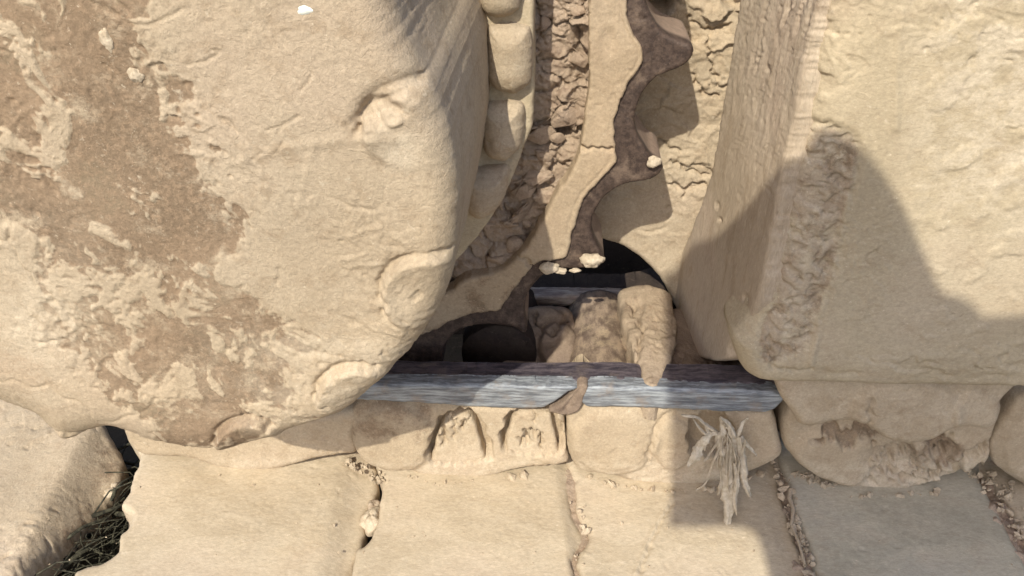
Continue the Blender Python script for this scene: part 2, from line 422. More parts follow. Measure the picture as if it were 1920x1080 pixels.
def h_drum(u, v):
    h = 0*u
    h = h - 0.0011*sstep(-.12, .12, drum_wet(u, v))
    # gently dished face that rolls away towards the lower rim
    h = h - 0.012*sstep(500, 900, np.hypot(u-330, (v-330)*1.05))
    for a, (cx, cy, rx, ry, hg) in ((arcA, (765, 240, 92, 84, .008)), (arcB, (795, 552, 82, 74, .007)), (arcC, (665, 752, 74, 66, .007)), (arcD, (462, 850, 66, 64, .007))):
        h = h + hg*sstep(1.06, .86, ell(u, v, cx, cy, rx, ry))*np.exp(-a(u, v)/42)
    for a, w_, d in ((arcA, 9, .0045), (arcB, 6, .0032), (arcC, 6, .0032), (arcD, 6, .004)): h = h + groove(u, v, a, w_, d)
    h = h + groove(u, v, arcA, 20, .004)
    h = h + 0.004*sstep(1.1, .4, ell(u, v, 735, 222, 26, 18)) - 0.006*sstep(1.15, .4, ell(u, v, 718, 210, 46, 30))
    h = h + 0.0006*np.exp(-(line([(430, 310), (520, 282), (640, 262), (760, 262)])(u, v)/9)**2)
    h = h + 0.0004*np.exp(-(line([(590, 270), (575, 330), (560, 390)])(u, v)/7)**2)
    for a in scr: h = h+groove(u, v, a, 2.6, .0008)
    p = plD.at(u, v); q = p+.012*np.stack([fbm(p, 25, 3, seed=75), 0*u, fbm(p, 25, 3, seed=76)], 1)
    e1, _ = worley(q, 13, 9)
    h = h-.0011*sstep(.045, 0, e1)*sstep(.05, .35, fbm(p, 12, 2, seed=77))
    # patches of crust still sitting on the damp surface
    h = h + groove(u, v, line([(55, 845), (75, 825), (110, 825), (180, 838)]), 5, .004)
    return h
slab('cover_face',
     [(-420, -420), (-420, 500), (-230, 690), (0, 782), (55, 806), (100, 852), (150, 836), (190, 826), (235, 838), (262, 850), (330, 866), (400, 868), (450, 858),
      (520, 838), (600, 812), (655, 782), (705, 738), (745, 700), (792, 648), (828, 585), (848, 520), (857, 440), (858, 370), (850, 300), (835, 240), (812, 185),
      (792, 150), (770, 110), (748, 60), (728, 0), (690, -110), (600, -260), (300, -420)],
     plD, 0.185, r=0.020, h=h_drum, mat=MUD, parent=drum, step=3.0, margin=130,
     flare=lambda bx, by: np.where(bx > 500, np.interp(by, [-200, 0, 150, 300, 500, 600, 700], [95, 85, 50, 30, 24, 10, -20]), 0),
     attrs={'damp': lambda u, v, p: 0.68*sstep(-.30, .30, drum_wet(u, v))
                    + 0.30*np.exp(-((u-830)/60)**2-((v-60)/160)**2)*(u > 740),  # browner mix towards the upper right side wall
            'pale': lambda u, v, p: np.exp(-((u-640)/200)**2-((v-700)/160)**2)*.5+np.exp(-((u-60)/100)**2-((v-620)/150)**2)*.6+0.9*np.exp(-((u-745)/40)**2-((v-280)/40)**2)})

# ================================================================ SPROCKET
Y_SP = 0.06
spro = thing('drive_sprocket', pt(PY(Y_SP), 900, 300), 'toothed sprocket with bare brown steel teeth and a mud crust on its face', 'sprocket')
plS = PY(Y_SP)
ring_pts = [(1150, -420), (1215, -380), (1260, -340), (1235, -260), (1205, -200), (1215, -130), (1275, -110), (1280, -90), (1235, -60), (1212, -25), (1214, 12), (1228, 42), (1248, 64), (1276, 77), (1297, 86), (1300, 104), (1282, 124), (1232, 146), (1205, 178),
            (1192, 215), (1193, 246), (1204, 270), (1220, 294), (1238, 307), (1243, 320), (1222, 338), (1175, 347), (1140, 366), (1118, 394), (1110, 420),
            (1113, 446), (1126, 470), (1133, 488), (1122, 500), (1092, 505), (1044, 508), (1018, 519), (998, 540), (987, 562), (984, 594), (989, 618), (981, 627), (960, 615),
            (905, 611), (868, 618), (846, 634), (834, 655), (830, 684), (810, 703), (760, 705), (700, 690), (720, 610), (840, 570), (930, 532), (985, 490), (1020, 440), (1050, 390), (1085, 330), (1106, 255), (1118, 150), (1116, 60), (1110, -200)]
slab('toothed_ring', ring_pts, plS, 0.052, r=0.0035, mat=STEEL, parent=spro, step=2.5, rough=0.3, sm=3, margin=24, ragged=.9)
crackM = line([(1080, 276), (1100, 280), (1115, 276), (1132, 282), (1150, 279)])
crackN = line([(975, 482), (988, 492), (1003, 502)])
lipL = line([(1171, -60), (1165, 0), (1167, 38), (1180, 68), (1195, 97), (1193, 120), (1180, 140), (1160, 173), (1147, 213), (1143, 245), (1147, 282), (1145, 300), (1124, 326), (1092, 358), (1079, 386), (1071, 414), (1060, 450), (1055, 474)], 4)
def h_crust(u, v):
    h = -.0011*np.exp(-(lipL(u+2*np.sin(v*.05), v)/1.8)**2)*sstep(-.4, .4, np.sin(v*.021)) + groove(u, v, crackM, 2.2, .004) + groove(u, v, crackN, 2.5, .004)
    h = h + 0.0015*np.exp(-((u-1140)/60)**2-((v-90)/40)**2)
    h = h - 0.002*sstep(1.2, .3, ell(u, v, 1140, 78, 18, 30))
    return h
slab('mud_crust', [(1100, -420), (1150, -400), (1185, -250), (1165, -130), (1185, -60), (1176, 0), (1177, 38), (1190, 68), (1205, 95), (1203, 120), (1190, 142), (1170, 175), (1156, 215), (1152, 245), (1156, 285), (1155, 305),
     (1132, 332), (1100, 364), (1088, 390), (1080, 417), (1069, 455), (1064, 482), (1040, 490), (1012, 493), (990, 512), (960, 547), (947, 568), (932, 586), (886, 590), (842, 605), (800, 628), (720, 640), (720, 570),
     (835, 552), (870, 528), (930, 512), (975, 482), (1000, 445), (1024, 404), (1048, 360), (1068, 330), (1084, 290), (1092, 255), (1100, 200), (1106, 150), (1103, 90), (1104, 0), (1100, -200)],
     PY(Y_SP-0.004), 0.014, r=0.0022, h=h_crust, mat=MUD_CRUST, parent=spro, step=2.5, rough=0.4, margin=16, sm=3, ragged=2.6,
     attrs={'damp': lambda u, v, p: 0.34*sstep(400, 560, v)+0.12, 'pale': 0.15})
# broken clay between bolt flange and ring
def clay_disp(p, rough):
    q = p*np.array([1.0, 1.0, 1.35]); q = q+0.008*np.stack([fbm(q, 45, 3, seed=21), fbm(q, 45, 3, seed=22), fbm(q, 45, 3, seed=23)], 1)
    e1, h1 = worley(q, 27, 1); e2, h2 = worley(q, 95, 2)
    act = sstep(-.3, .3, fbm(p, 18, 2, seed=24))
    return 0.010*h1+.003*h2*act-.005*sstep(.10, .0, e1)-.0012*act*sstep(.12, .0, e2)+.0022*fbm(q, 120, 3, .65, seed=13)
clay = slab('clay_band', [(900, -420), (1150, -420), (1135, 60), (1130, 200), (1110, 300), (1080, 360), (1050, 420), (1040, 480), (960, 540), (700, 660), (640, 600), (840, 460), (930, 330), (960, 200), (940, 0)],
     PY(0.072), 0.03, r=0.01, h=lambda u, v: -0.006*np.exp(-(line([(1090, 60), (1085, 160), (1068, 230), (1055, 255), (1000, 262)])(u, v)/13)**2)-0.01*np.exp(-(line([(1000, 262), (1060, 250)])(u, v)/8)**2), mat=MUD_BAND, parent=spro, step=2.5, disp=clay_disp,
     attrs={'damp': lambda u, v, p: 0.12+0.3*sstep(380, 520, v)+.3*np.exp(-((u-1000)/40)**2-((v-340)/70)**2), 'pale': 0.1})
def chunk(name, c, s, nrm, seed, mat, parent, sc=(1, .8, .6)):
    r = np.random.RandomState(seed)
    pts = r.normal(size=(16, 3)); pts /= np.linalg.norm(pts, axis=1)[:, None]; pts *= (0.8+.35*r.rand(16, 1))*np.array(sc)*s
    Q, _ = np.linalg.qr(np.eye(3)+.45*r.normal(size=(3, 3))); pts = pts@Q.T
    import bmesh
    bm = bmesh.new()
    for p in pts: bm.verts.new(p)
    bmesh.ops.convex_hull(bm, input=bm.verts)
    for v in [v for v in bm.verts if not v.link_faces]: bm.verts.remove(v)
    bmesh.ops.bevel(bm, geom=list(bm.edges), offset=s*.09, segments=1, affect='EDGES', profile=.6)
    bm.normal_update(); me = bpy.data.meshes.new(name); bm.to_mesh(me); bm.free()
    at = me.attributes.new('damp', 'FLOAT', 'POINT'); at.data.foreach_set('value', np.full(len(me.vertices), .15+.2*r.rand(), np.float32))
    me.materials.append(mat); o = bpy.data.objects.new(name, me); COL.objects.link(o); o.parent = parent
    o.location = tuple(c-np.array(spro.location)); return o
rc = np.random.RandomState(23)
for (u, v) in [(1010, 250), (1030, 262), (1052, 250), (1035, 285), (1012, 300), (1050, 300), (1000, 330), (1025, 340), (985, 360), (1010, 372), (975, 395), (995, 410), (958, 425), (930, 448), (955, 460), (905, 470), (930, 490), (895, 500), (1060, 215), (1075, 60), (1020, 40), (1045, 20), (1085, 25), (1018, 170), (1085, 110)][::2]:
    chunk('clay_chunk', pt(PY(0.0715), u+rc.normal()*4, v+rc.normal()*4), .007+.009*rc.rand(), None, rc.randint(9999), MUD_BAND, clay, sc=(1, .4, .8))
# bolted flange
slab('bolt_flange', [(600, -420), (990, -420), (1003, -150), (1002, 40), (1003, 150), (999, 235), (987, 268), (966, 328), (942, 378), (918, 417), (890, 455), (862, 486), (820, 535), (740, 600), (560, 600), (500, 100)],
     PY(0.030), 0.05, r=0.004, mat=MUD_FRAME, parent=spro, step=2.7, rough=0.7,
     attrs={'damp': lambda u, v, p: 0.12+0.2*sstep(250, 420, v), 'pale': 0.1})
for pts in ([(892, -50), (978, -60), (976, 12), (968, 30), (948, 43), (922, 42), (904, 30), (893, 5)],
            [(912, 68), (928, 58), (980, 58), (997, 78), (998, 158), (984, 178), (964, 190), (940, 185), (920, 174), (908, 150)],
            [(898, 225), (915, 205), (975, 205), (984, 235), (978, 285), (962, 306), (944, 317), (924, 314), (906, 298)],
            [(866, 345), (885, 330), (945, 325), (955, 345), (946, 385), (926, 412), (904, 425), (884, 422), (868, 400)]):
    slab('bolt_head', pts, PY(0.014), 0.03, r=0.016, mat=MUD, parent=spro, step=2.5, rough=0.8,
         attrs={'damp': 0.16, 'pale': 0.2})

# ================================================================ TRACK FRAME (right)
frame = thing('side_beam', pt(PY(0.05), 1600, 500), 'broad mud coated steel beam with a rough dark edge, above the chain at right', 'track frame')
WALL = PY(0.150)
crk = [line(p) for p in ([(1332, 55), (1328, 95), (1340, 140), (1352, 165), (1364, 160)], [(1300, 140), (1320, 175), (1350, 182)], [(1238, 262), (1256, 275), (1275, 285)],
                         [(1260, 300), (1290, 320), (1330, 330)], [(1255, 345), (1290, 355), (1320, 345)], [(1290, 35), (1330, 60), (1370, 50)], [(1280, 370), (1300, 345), (1330, 350)])]
def h_wall(u, v):
    h = 0*u
    for c in crk: h = h+groove(u, v, c, 2.6, .005)
    h = h+pits(u, v, [(1240, -4, 34, 30, .035), (1378, 2, 26, 20, .012)])
    rough_zone = sstep(420, 330, v)
    p = WALL.at(u, v)
    q = p*np.array([.8, 1, 1.4])+0.010*np.stack([fbm(p, 40, 3, seed=31), 0*u, fbm(p, 40, 3, seed=32)], 1)
    e1, h1 = worley(q, 34, 3); e2, h2 = worley(q, 80, 4)
    top = sstep(170, 20, v)
    h = h+rough_zone*((.0030+.005*top)*h1+.0012*h2-(.0007+.0025*top)*sstep(.06, 0, e1)*sstep(-.1, .3, fbm(p, 20, 2, seed=36))+.001*fbm(q, 120, 3, .6, seed=35))
    h = h+0.01*sstep(470, 400, v)*sstep(1220, 1140, u)*0
    return h
slab('back_plate', [(1000, -420), (1420, -420), (1400, 0), (1390, 300), (1350, 600), (1300, 615), (1268, 580), (1252, 548), (1238, 522), (1215, 497), (1180, 471), (1145, 457), (1100, 445), (1040, 440), (1040, 0)],
     WALL, 0.03, r=0.006, h=h_wall, mat=MUD, parent=frame, step=2.7, rough=1.0,
     attrs={'damp': lambda u, v, p: 0.10+.15*sstep(300, 100, v), 'pale': 0.25})
# slanting side plate running from the front of the frame back to the wall
a1 = pt(PY(0.112), 1333, 300); a2 = pt(PY(-0.028), 1482, 300)
n2 = np.array([a2[1]-a1[1], -(a2[0]-a1[0]), 0.0]); 
if n2@(CAM-a1) < 0: n2 = -n2
PB = Plane(n2, n2@a1)
def h_side(u, v):
    h = 0*u
    h = h+pits(u, v, [(1398, 560, 5, 12, .004), (1350, 412, 4, 6, .003), (1345, 385, 4, 9, .002), (1440, 130, 5, 10, .002)])
    p = PB.at(u, v)
    q = p+.005*np.stack([fbm(p, 30, 2, seed=43), fbm(p, 30, 2, seed=44), 0*u], 1)
    h = h+0.0005*fbm(q*np.array([1.0, 1.0, .08]), 260, 3, .7, seed=41)*(0.4+sstep(500, 100, v))
    h = h-0.0014*sstep(0.15, .5, fbm(q*np.array([1.0, 1.0, .2]), 170, 3, seed=42))*sstep(420, 60, v)*sstep(-.2, .3, fbm(p, 14, 2, seed=45))
    return h
slab('side_plate', [(1440, -420), (1618, -420), (1578, -200), (1538, 0), (1496, 200), (1454, 400), (1424, 560), (1404, 610), (1384, 634), (1371, 640), (1366, 655), (1363, 672), (1345, 677), (1312, 672), (1294, 655), (1277, 615), (1264, 575),
     (1252, 540), (1262, 500), (1290, 440), (1320, 360), (1340, 280), (1375, 60), (1385, 0)],
     PB, 0.05, r=0.006, h=h_side, mat=MUD_VERT, parent=frame, step=2.7, rough=0.6, sm=4,
     attrs={'damp': lambda u, v, p: 0.08+.25*sstep(250, 0, v), 'pale': lambda u, v, p: 0.3*sstep(300, 100, v)})
FR = PY(-0.030)
edgeL = line([(1560, -100), (1548, 0), (1530, 150), (1490, 330), (1455, 520), (1430, 650), (1420, 690)])
rockP = psd([(1500, 262), (1540, 235), (1600, 250), (1612, 290), (1600, 350), (1585, 400), (1575, 470), (1555, 540), (1530, 620), (1500, 665), (1440, 690), (1425, 650), (1455, 560), (1470, 480), (1478, 400), (1490, 330)])
dentP = psd([(1440, 690), (1432, 640), (1450, 560), (1500, 560), (1522, 620), (1535, 680), (1700, 690), (1900, 700), (1900, 715), (1500, 718)])
def h_frame(u, v):
    p = FR.at(u, v)
    rk = sstep(-14, 8, rockP(u, v))
    q = p+0.006*np.stack([fbm(p, 60, 2, seed=51), 0*u, fbm(p, 60, 2, seed=52)], 1)
    h = -rk*(0.0022+0.0022*sstep(.05, .4, fbm(q, 60, 3, seed=53))+0.0018*sstep(1.0, 1.4, ridge(q, 90, 2, seed=54)))
    h = h - 0.004*sstep(30, 0, np.abs(u-(1645-v*.1)))*0
    # the streak's right-hand step, and the lower lip
    h = h + 0.002*np.exp(-(line([(1600, 300), (1580, 430), (1545, 560), (1520, 680)])(u, v)/7)**2)
    h = h + 0.003*np.exp(-(line([(1430, 716), (1600, 722), (1930, 728)])(u, v)/12)**2)
    lowz = np.exp(-((v-690)/22)**2)*sstep(1500, 1620, u)
    h = h - 0.0022*lowz*sstep(.05, .4, fbm(q*np.array([.45, 1, 1.6]), 60, 3, seed=55))
    h = h + groove(u, v, line([(1445, 620), (1452, 690), (1520, 695)]), 3, .0025)
    h = h + 0.0012*np.exp(-(line([(1690, 20), (1682, 130), (1680, 240)])(u, v)/8)**2)
    h = h + 0.001*sstep(.1, .4, fbm(p, 30, 3, seed=56))*sstep(1650, 1800, u)
    # ragged upper edge
    top = np.exp(-(edgeL(u, v)/28)**2)*sstep(330, 120, v)
    h = h - 0.005*top*sstep(-.05, .35, fbm(q*np.array([1, 1, .5]), 75, 3, seed=57))
    return h
slab('front_plate', [(1560, -420), (1560, -200), (1552, -40), (1538, 60), (1522, 180), (1500, 290), (1475, 400), (1444, 520), (1420, 590), (1390, 632), (1375, 650), (1384, 685), (1400, 716), (1424, 730), (1465, 736), (1550, 737), (1750, 740), (1920, 744), (2400, 752), (2400, -420)],
     FR, 0.03, r=0.022, h=h_frame, mat=MUD_FRAME, parent=frame, step=2.7, rough=0.8, margin=20,
     attrs={'damp': lambda u, v, p: 0.55*sstep(-10, 12, rockP(u, v))+.06, 'pale': lambda u, v, p: 0.75*sstep(1640, 1800, u)*sstep(560, 300, v)+.5*sstep(-5, 12, rockP(u, v))})
def h_cake(u, v): return 0.006*dome(u, v, 1700, 770, 110, 70)+0.004*dome(u, v, 1830, 775, 50, 45)+groove(u, v, line([(1630, 745), (1628, 790), (1615, 800)]), 4, .003)
slab('mud_cake', [(1482, 700), (1884, 705), (1880, 760), (1872, 792), (1850, 806), (1815, 800), (1780, 808), (1745, 826), (1702, 832), (1660, 823), (1625, 800), (1606, 796), (1560, 798), (1520, 806), (1492, 788)],
     PY(-0.014), 0.03, r=0.008, h=h_cake, mat=MUD, parent=frame, step=2.7, rough=0.8, attrs={'damp': .1, 'pale': .3})

# ================================================================ NEAR CHAIN
def arch(pts, n=3): return psd(pts, n)
def link(label, body, rail_pts, boss, arches, plugs, holes, damp, ridge_pts=None, extra=None, railback=None):
    c = np.array(body).mean(axis=0)
    t = thing('track_link', pt(PY(0.02), c[0], c[1]), label, 'track link', 'near links of the track chain')
    ar = [arch(a) for a in arches]
    def h(u, v):
        o = 0*u
        for (x, y, rx, ry, hgt) in boss:
            e = ell(u, v, x, y, rx, ry)
            o = o + hgt*dome(u, v, x, y, rx, ry) - 0.0007*np.exp(-((e-0.78)/0.05)**2)*sstep(-.3, .6, (u-x)/rx+(v-y)/ry)
        for a in ar: o = o - 0.018*sstep(-2, 4, a(u+3*np.sin(v*.21), v+2*np.sin(u*.33)))
        o = o - 0.004*sstep(40, 0, v-735)
        if extra is not None: o = o+extra(u, v)
        return o
    slab('link_body', body, PY(0.0), 0.045, r=0.007, h=h, mat=MUD, parent=t, step=2.5, rough=0.8,
         attrs={'damp': damp, 'pale': lambda u, v, p: 0.6*sstep(845, 880, v)+.1})
    if rail_pts:
        slab('rail_edge', rail_pts, PY(-0.005), 0.012, r=0.0025, mat=RAIL, parent=t, step=2.2, ragged=1.3, rough=0.3, sm=3, margin=14)
    if railback:
        slab('rail_head', railback, PY(0.003), 0.022, r=0.004, mat=RAILTOP, ragged=1.0, parent=t, step=2.5, rough=0.5, sm=3, margin=36)
    for p, hl in plugs:
        def hp(u, v, hl=hl):
            o = 0*u
            for (x, y, rx, ry, d) in hl: o = o-d*sstep(1.05, .8, ell(u+3*np.sin(v*.4), v+3*np.sin(u*.5), x, y, rx, ry))
            return o
        slab('mud_plug', p, PY(0.004), 0.016, r=0.003, h=hp, mat=MUD, parent=t, step=2.3, rough=1.3, ragged=2.6, attrs={'damp': .12, 'pale': .4})
    return t
link('mud covered track link mostly hidden under the big round drive cover', [(250, 760), (500, 780), (600, 780), (668, 775), (664, 815), (668, 850), (640, 856), (580, 866), (520, 882), (460, 888), (400, 878), (350, 862), (250, 850)],
     None, [], [], [], [], lambda u, v, p: .12+0*u)
link('track link with two arched openings plugged by cracked mud, under the bright rail',
     [(655, 800), (664, 768), (700, 752), (800, 755), (900, 760), (1000, 764), (1048, 764), (1059, 790), (1061, 845), (1062, 872), (1010, 878), (960, 886), (905, 902), (860, 907), (810, 902), (765, 884), (728, 881), (690, 868), (664, 838)],
     [(520, 722), (720, 722), (900, 723), (1072, 727), (1066, 736), (1046, 750), (1026, 763), (1000, 768), (900, 765), (780, 757), (690, 752), (520, 748)],
     [(738, 820, 84, 70, .007)],
     [[(806, 868), (808, 818), (828, 782), (862, 768), (894, 778), (912, 810), (920, 862)], [(944, 845), (944, 800), (955, 775), (985, 766), (1030, 768), (1046, 782), (1057, 850)]],
     [([(816, 884), (819, 824), (836, 792), (864, 779), (886, 786), (896, 815), (906, 884)], [(832, 818, 7, 18, .009), (868, 800, 6, 12, .008), (845, 790, 16, 4, .006), (852, 806, 4, 20, .004), (880, 788, 10, 3, .004)]),
      ([(954, 866), (956, 800), (965, 780), (984, 773), (1024, 775), (1034, 790), (1042, 866)], [(996, 812, 18, 8, .011), (984, 826, 12, 9, .010), (1014, 826, 4, 16, .008), (1003, 780, 2, 16, .003)])],
     [], lambda u, v, p: .46*sstep(860, 790, v)*sstep(850, 780, u)+.3*np.exp(-((u-850)/40)**2-((v-800)/25)**2)+.06,  # brown mud, darkened further where the drive cover's shadow falls
     railback=[(520, 714), (720, 713), (800, 714), (1060, 716), (1196, 718), (1196, 740), (900, 744), (520, 740)])
link('track link with shredded dry leaves hanging from it, under the bright rail',
     [(1062, 775), (1080, 748), (1096, 740), (1110, 758), (1250, 764), (1430, 774), (1450, 782), (1462, 830), (1466, 858), (1435, 878), (1390, 894), (1330, 912), (1270, 917), (1205, 913), (1150, 896), (1105, 890), (1078, 876), (1063, 840)],
     [(1092, 729), (1200, 729), (1400, 735), (1448, 737), (1474, 744), (1462, 760), (1444, 772), (1400, 774), (1250, 768), (1150, 764), (1098, 763)],
     [(1152, 826, 88, 66, .006), (1262, 830, 40, 52, .004)],
     [[(1302, 850), (1288, 815), (1296, 785), (1325, 775), (1365, 782), (1375, 820), (1372, 858)]],
     [([(1385, 800), (1395, 782), (1430, 780), (1448, 800), (1456, 848), (1440, 862), (1410, 850), (1392, 830)], [(1408, 824, 18, 10, .008)])],
     [], lambda u, v, p: .22*np.exp(-((u-1160)/90)**2-((v-800)/22)**2)+.3*np.exp(-((u-1330)/60)**2-((v-820)/40)**2)+.05,
     extra=lambda u, v: groove(u, v, line([(1212, 862), (1222, 820), (1240, 785), (1262, 775)]), 4, .003),
     railback=[(1215, 719), (1470, 727), (1480, 745), (1450, 752), (1215, 744)])
rockL = line([(1540, 815), (1620, 820), (1650, 850), (1700, 870)])
def ex3(u, v):
    p = PY(0).at(u, v)
    z = sstep(1600, 1660, u)*sstep(1870, 1850, u)*sstep(820, 850, v)*sstep(925, 890, v)
    return -0.008*z*sstep(-.05, .2, fbm(p, 65, 4, .6, seed=61))-0.006*sstep(1.1, .6, ell(u+14*np.sin(v*.3), v+9*np.sin(u*.11)+4*np.sin(u*.31), 1590, 812, 66, 17))-0.010*sstep(1.1, .5, ell(u+6*np.sin(v*.23), v+5*np.sin(u*.3), 1765, 840, 30, 28))-0.006*sstep(1.1, .6, ell(u, v, 1690, 860, 30, 22))
link('track link in shade with crumbling pitted mud and dark brown hollows, under the right frame',
     [(1470, 800), (1482, 765), (1500, 730), (1620, 725), (1850, 730), (1880, 770), (1872, 800), (1864, 830), (1858, 862), (1842, 884), (1800, 902), (1740, 913), (1690, 926), (1640, 928), (1600, 920), (1560, 904), (1530, 892), (1490, 862), (1472, 838)],
     None, [(1570, 855, 92, 62, .006)], [], [], [], lambda u, v, p: .60*sstep(1.2, .5, ell(u+14*np.sin(v*.3), v+9*np.sin(u*.11)+4*np.sin(u*.31), 1590, 810, 78, 24))+.6*sstep(1.2, .4, ell(u, v, 1770, 850, 60, 40))+.36*sstep(1.2, .4, ell(u, v, 1700, 865, 60, 30))+.06, extra=ex3)
link('rounded mud covered track link end at the far right edge of the photo',
     [(1935, 745), (1895, 775), (1866, 815), (1857, 848), (1868, 876), (1900, 902), (1960, 930), (2060, 935), (2240, 930), (2260, 760), (2100, 740)],
     None, [(1960, 845, 90, 70, .006)], [], [], [], lambda u, v, p: .3*sstep(1.2, .5, ell(u, v, 1915, 840, 30, 25))+.06)
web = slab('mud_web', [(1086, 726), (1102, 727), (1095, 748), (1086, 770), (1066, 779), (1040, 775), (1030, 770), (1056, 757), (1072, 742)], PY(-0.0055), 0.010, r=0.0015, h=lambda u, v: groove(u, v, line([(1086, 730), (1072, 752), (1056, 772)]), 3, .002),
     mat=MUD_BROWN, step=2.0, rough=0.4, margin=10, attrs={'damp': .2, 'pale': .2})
tag(web, 'thin web of dried mud bridging the gap between the two bright rails', 'mud web')
# ================================================================ FAR CHAIN, BUSHINGS
def cylY(name, cx, cz, r, y0, y1, mat, parent, rough=0.0015, flat=0.0):
    n = 72; m = 40
    th = np.linspace(0, 2*np.pi, n, endpoint=False); ys = np.linspace(y0, y1, m)
    T, Y = np.meshgrid(th, ys); p = np.stack([cx+r*np.cos(T), Y, cz+r*np.sin(T)], -1).reshape(-1, 3)
    nn = np.stack([np.cos(T), 0*T, np.sin(T)], -1).reshape(-1, 3)
    p = p+nn*(rough*fbm(p, 60, 3, seed=70))[:, None]
    idx = np.arange(n*m).reshape(m, n); j = np.roll(idx, -1, axis=1)
    q = np.stack([idx[:-1], j[:-1], j[1:], idx[1:]], -1).reshape(-1, 4)
    # caps as quads to a slightly inset ring then fan
    V = list(p); Fs = q.tolist()
    for row, s in ((0, 1), (m-1, -1)):
        c = len(V); V.append(np.array([cx, ys[row], cz]))
        for k in range(0, n, 2):
            a, b, d = idx[row, k], idx[row, (k+1) % n], idx[row, (k+2) % n]
            Fs.append([c, a, b, d] if s < 0 else [c, d, b, a])
    V = np.array(V)
    return mesh_obj(name, V, np.array(Fs), mat, parent, attrs={'damp': np.full(len(V), .3), 'pale': np.full(len(V), .1)})
R_B = 0.034
cB = pt(PZ(ZR-0.016), 1132, 650)
b1 = thing('track_bushing', (cB[0], 0.03, cB[2]-R_B), 'brown worn steel bushing in the sunlit gap between the two rows of chain links', 'bushing', 'bushings of the track chain')
cylY('bush_tube', cB[0], cB[2]-R_B, R_B, 0.035, 0.168, make_steel('tan_worn_steel', (0.12, 0.085, 0.065), (0.33, 0.25, 0.18), scale=(1, .5, 1), rough=.6, metal=.05, dust=(.42, .33, .22), dustamt=.7, ns=90), b1)
cC = pt(PY(0.075), 935, 672)
b2 = thing('track_bushing', (cC[0], 0.03, cC[2]-.01), 'bushing coloured dark for the deep shade under the arch of the sprocket teeth', 'bushing', 'bushings of the track chain')
cylY('bush_tube', cC[0], cC[2]-.006, 0.037, 0.085, 0.168, MUD_SHADE, b2)  # deep shade is painted into the tube's dark colour

far = thing('track_link', pt(PY(0.17), 1120, 640), 'far track link with a thin worn steel rail, seen through the gap under the sprocket', 'track link', 'far links of the track chain')
slab('link_body', [(960, 562), (1170, 562), (1262, 566), (1275, 720), (1000, 730), (900, 720), (900, 580)], PY(0.170), 0.045, r=0.006, mat=MUD_SHADE, parent=far, step=2.5, rough=1.6,
     attrs={'damp': .35, 'pale': .15})  # far link body coloured as if deeply shaded
slab('rail_edge', [(900, 556), (1060, 556), (1165, 558), (1168, 568), (1120, 574), (900, 573)], PY(0.163), 0.014, r=0.003, mat=make_steel('dusty_rail', (.20, .15, .13), (.5, .43, .36), scale=(.2, 1, 1), metal=.1, ns=200), parent=far, step=2.5, rough=0.5, margin=14)
# mud lumps in the shade left of the bushing
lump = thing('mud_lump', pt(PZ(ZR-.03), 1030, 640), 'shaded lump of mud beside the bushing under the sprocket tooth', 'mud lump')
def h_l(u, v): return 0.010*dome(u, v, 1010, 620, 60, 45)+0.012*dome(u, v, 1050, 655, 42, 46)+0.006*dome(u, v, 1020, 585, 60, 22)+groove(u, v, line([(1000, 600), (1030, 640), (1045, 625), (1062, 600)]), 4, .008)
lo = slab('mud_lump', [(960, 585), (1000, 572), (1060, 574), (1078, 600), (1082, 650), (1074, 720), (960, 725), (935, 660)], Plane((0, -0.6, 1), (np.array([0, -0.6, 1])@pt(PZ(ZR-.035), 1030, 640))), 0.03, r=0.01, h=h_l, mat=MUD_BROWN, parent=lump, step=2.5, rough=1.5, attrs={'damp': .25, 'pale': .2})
lo.name = 'lump_body'
# mud bridge that lies from the near rail to the far rail
bridge = thing('mud_bridge', pt(PZ(ZR), 1215, 640), 'tan ridge of dried mud lying across the two chain rails, half in sunlight', 'mud ridge')
def h_b(u, v):
    p = PZ(ZR).at(u, v)+.006*np.stack([fbm(PZ(ZR).at(u, v), 60, 2, seed=94), fbm(PZ(ZR).at(u, v), 60, 2, seed=95), 0*u], 1)
    e1, h1 = worley(p[:, [0, 2, 1]], 42, 6)
    return 0.0015*h1+0.003*np.exp(-((u-1222)/28)**2)-0.004*sstep(1.1, .5, ell(u, v, 1198, 580, 12, 20))+groove(u, v, line([(1182, 566), (1194, 596), (1204, 622), (1196, 660), (1198, 700)]), 4, .006)-0.002*sstep(640, 720, v)
br = slab('ridge_body', [(1163, 541), (1200, 538), (1248, 544), (1260, 572), (1268, 604), (1266, 640), (1256, 680), (1246, 708), (1232, 722), (1214, 722), (1200, 700), (1188, 655), (1178, 625), (1168, 600), (1164, 570)], PZ(ZR+.004), 0.035, r=0.005, h=h_b, mat=make_mud('stained_mud', base=(0.33, 0.255, 0.18), pale=(0.46, 0.37, 0.27), dark=(0.16, 0.11, 0.08)), parent=bridge, step=2.2, rough=2.2, ragged=3.0, attrs={'damp': .36, 'pale': .3})
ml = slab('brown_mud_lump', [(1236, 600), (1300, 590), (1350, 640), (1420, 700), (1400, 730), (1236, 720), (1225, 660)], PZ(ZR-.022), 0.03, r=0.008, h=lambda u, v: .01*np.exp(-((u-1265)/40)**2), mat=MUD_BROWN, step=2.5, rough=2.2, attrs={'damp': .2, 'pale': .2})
tag(ml, 'brown shaded mud lump filling the gap right of the mud ridge', 'mud lump')
# housing behind the chain, shade put into its near-black colour
hs = thing('inner_housing', pt(PY(.33), 1100, 500), 'inner wall of the machine, its colour darkened for shade, in the gap below the sprocket', 'housing')
slab('wall', [(300, 100), (1900, 100), (1900, 900), (300, 900)], PY(0.33), 0.03, r=0.01, mat=MUD_SHADE, parent=hs, step=14, sm=0, rough=2)

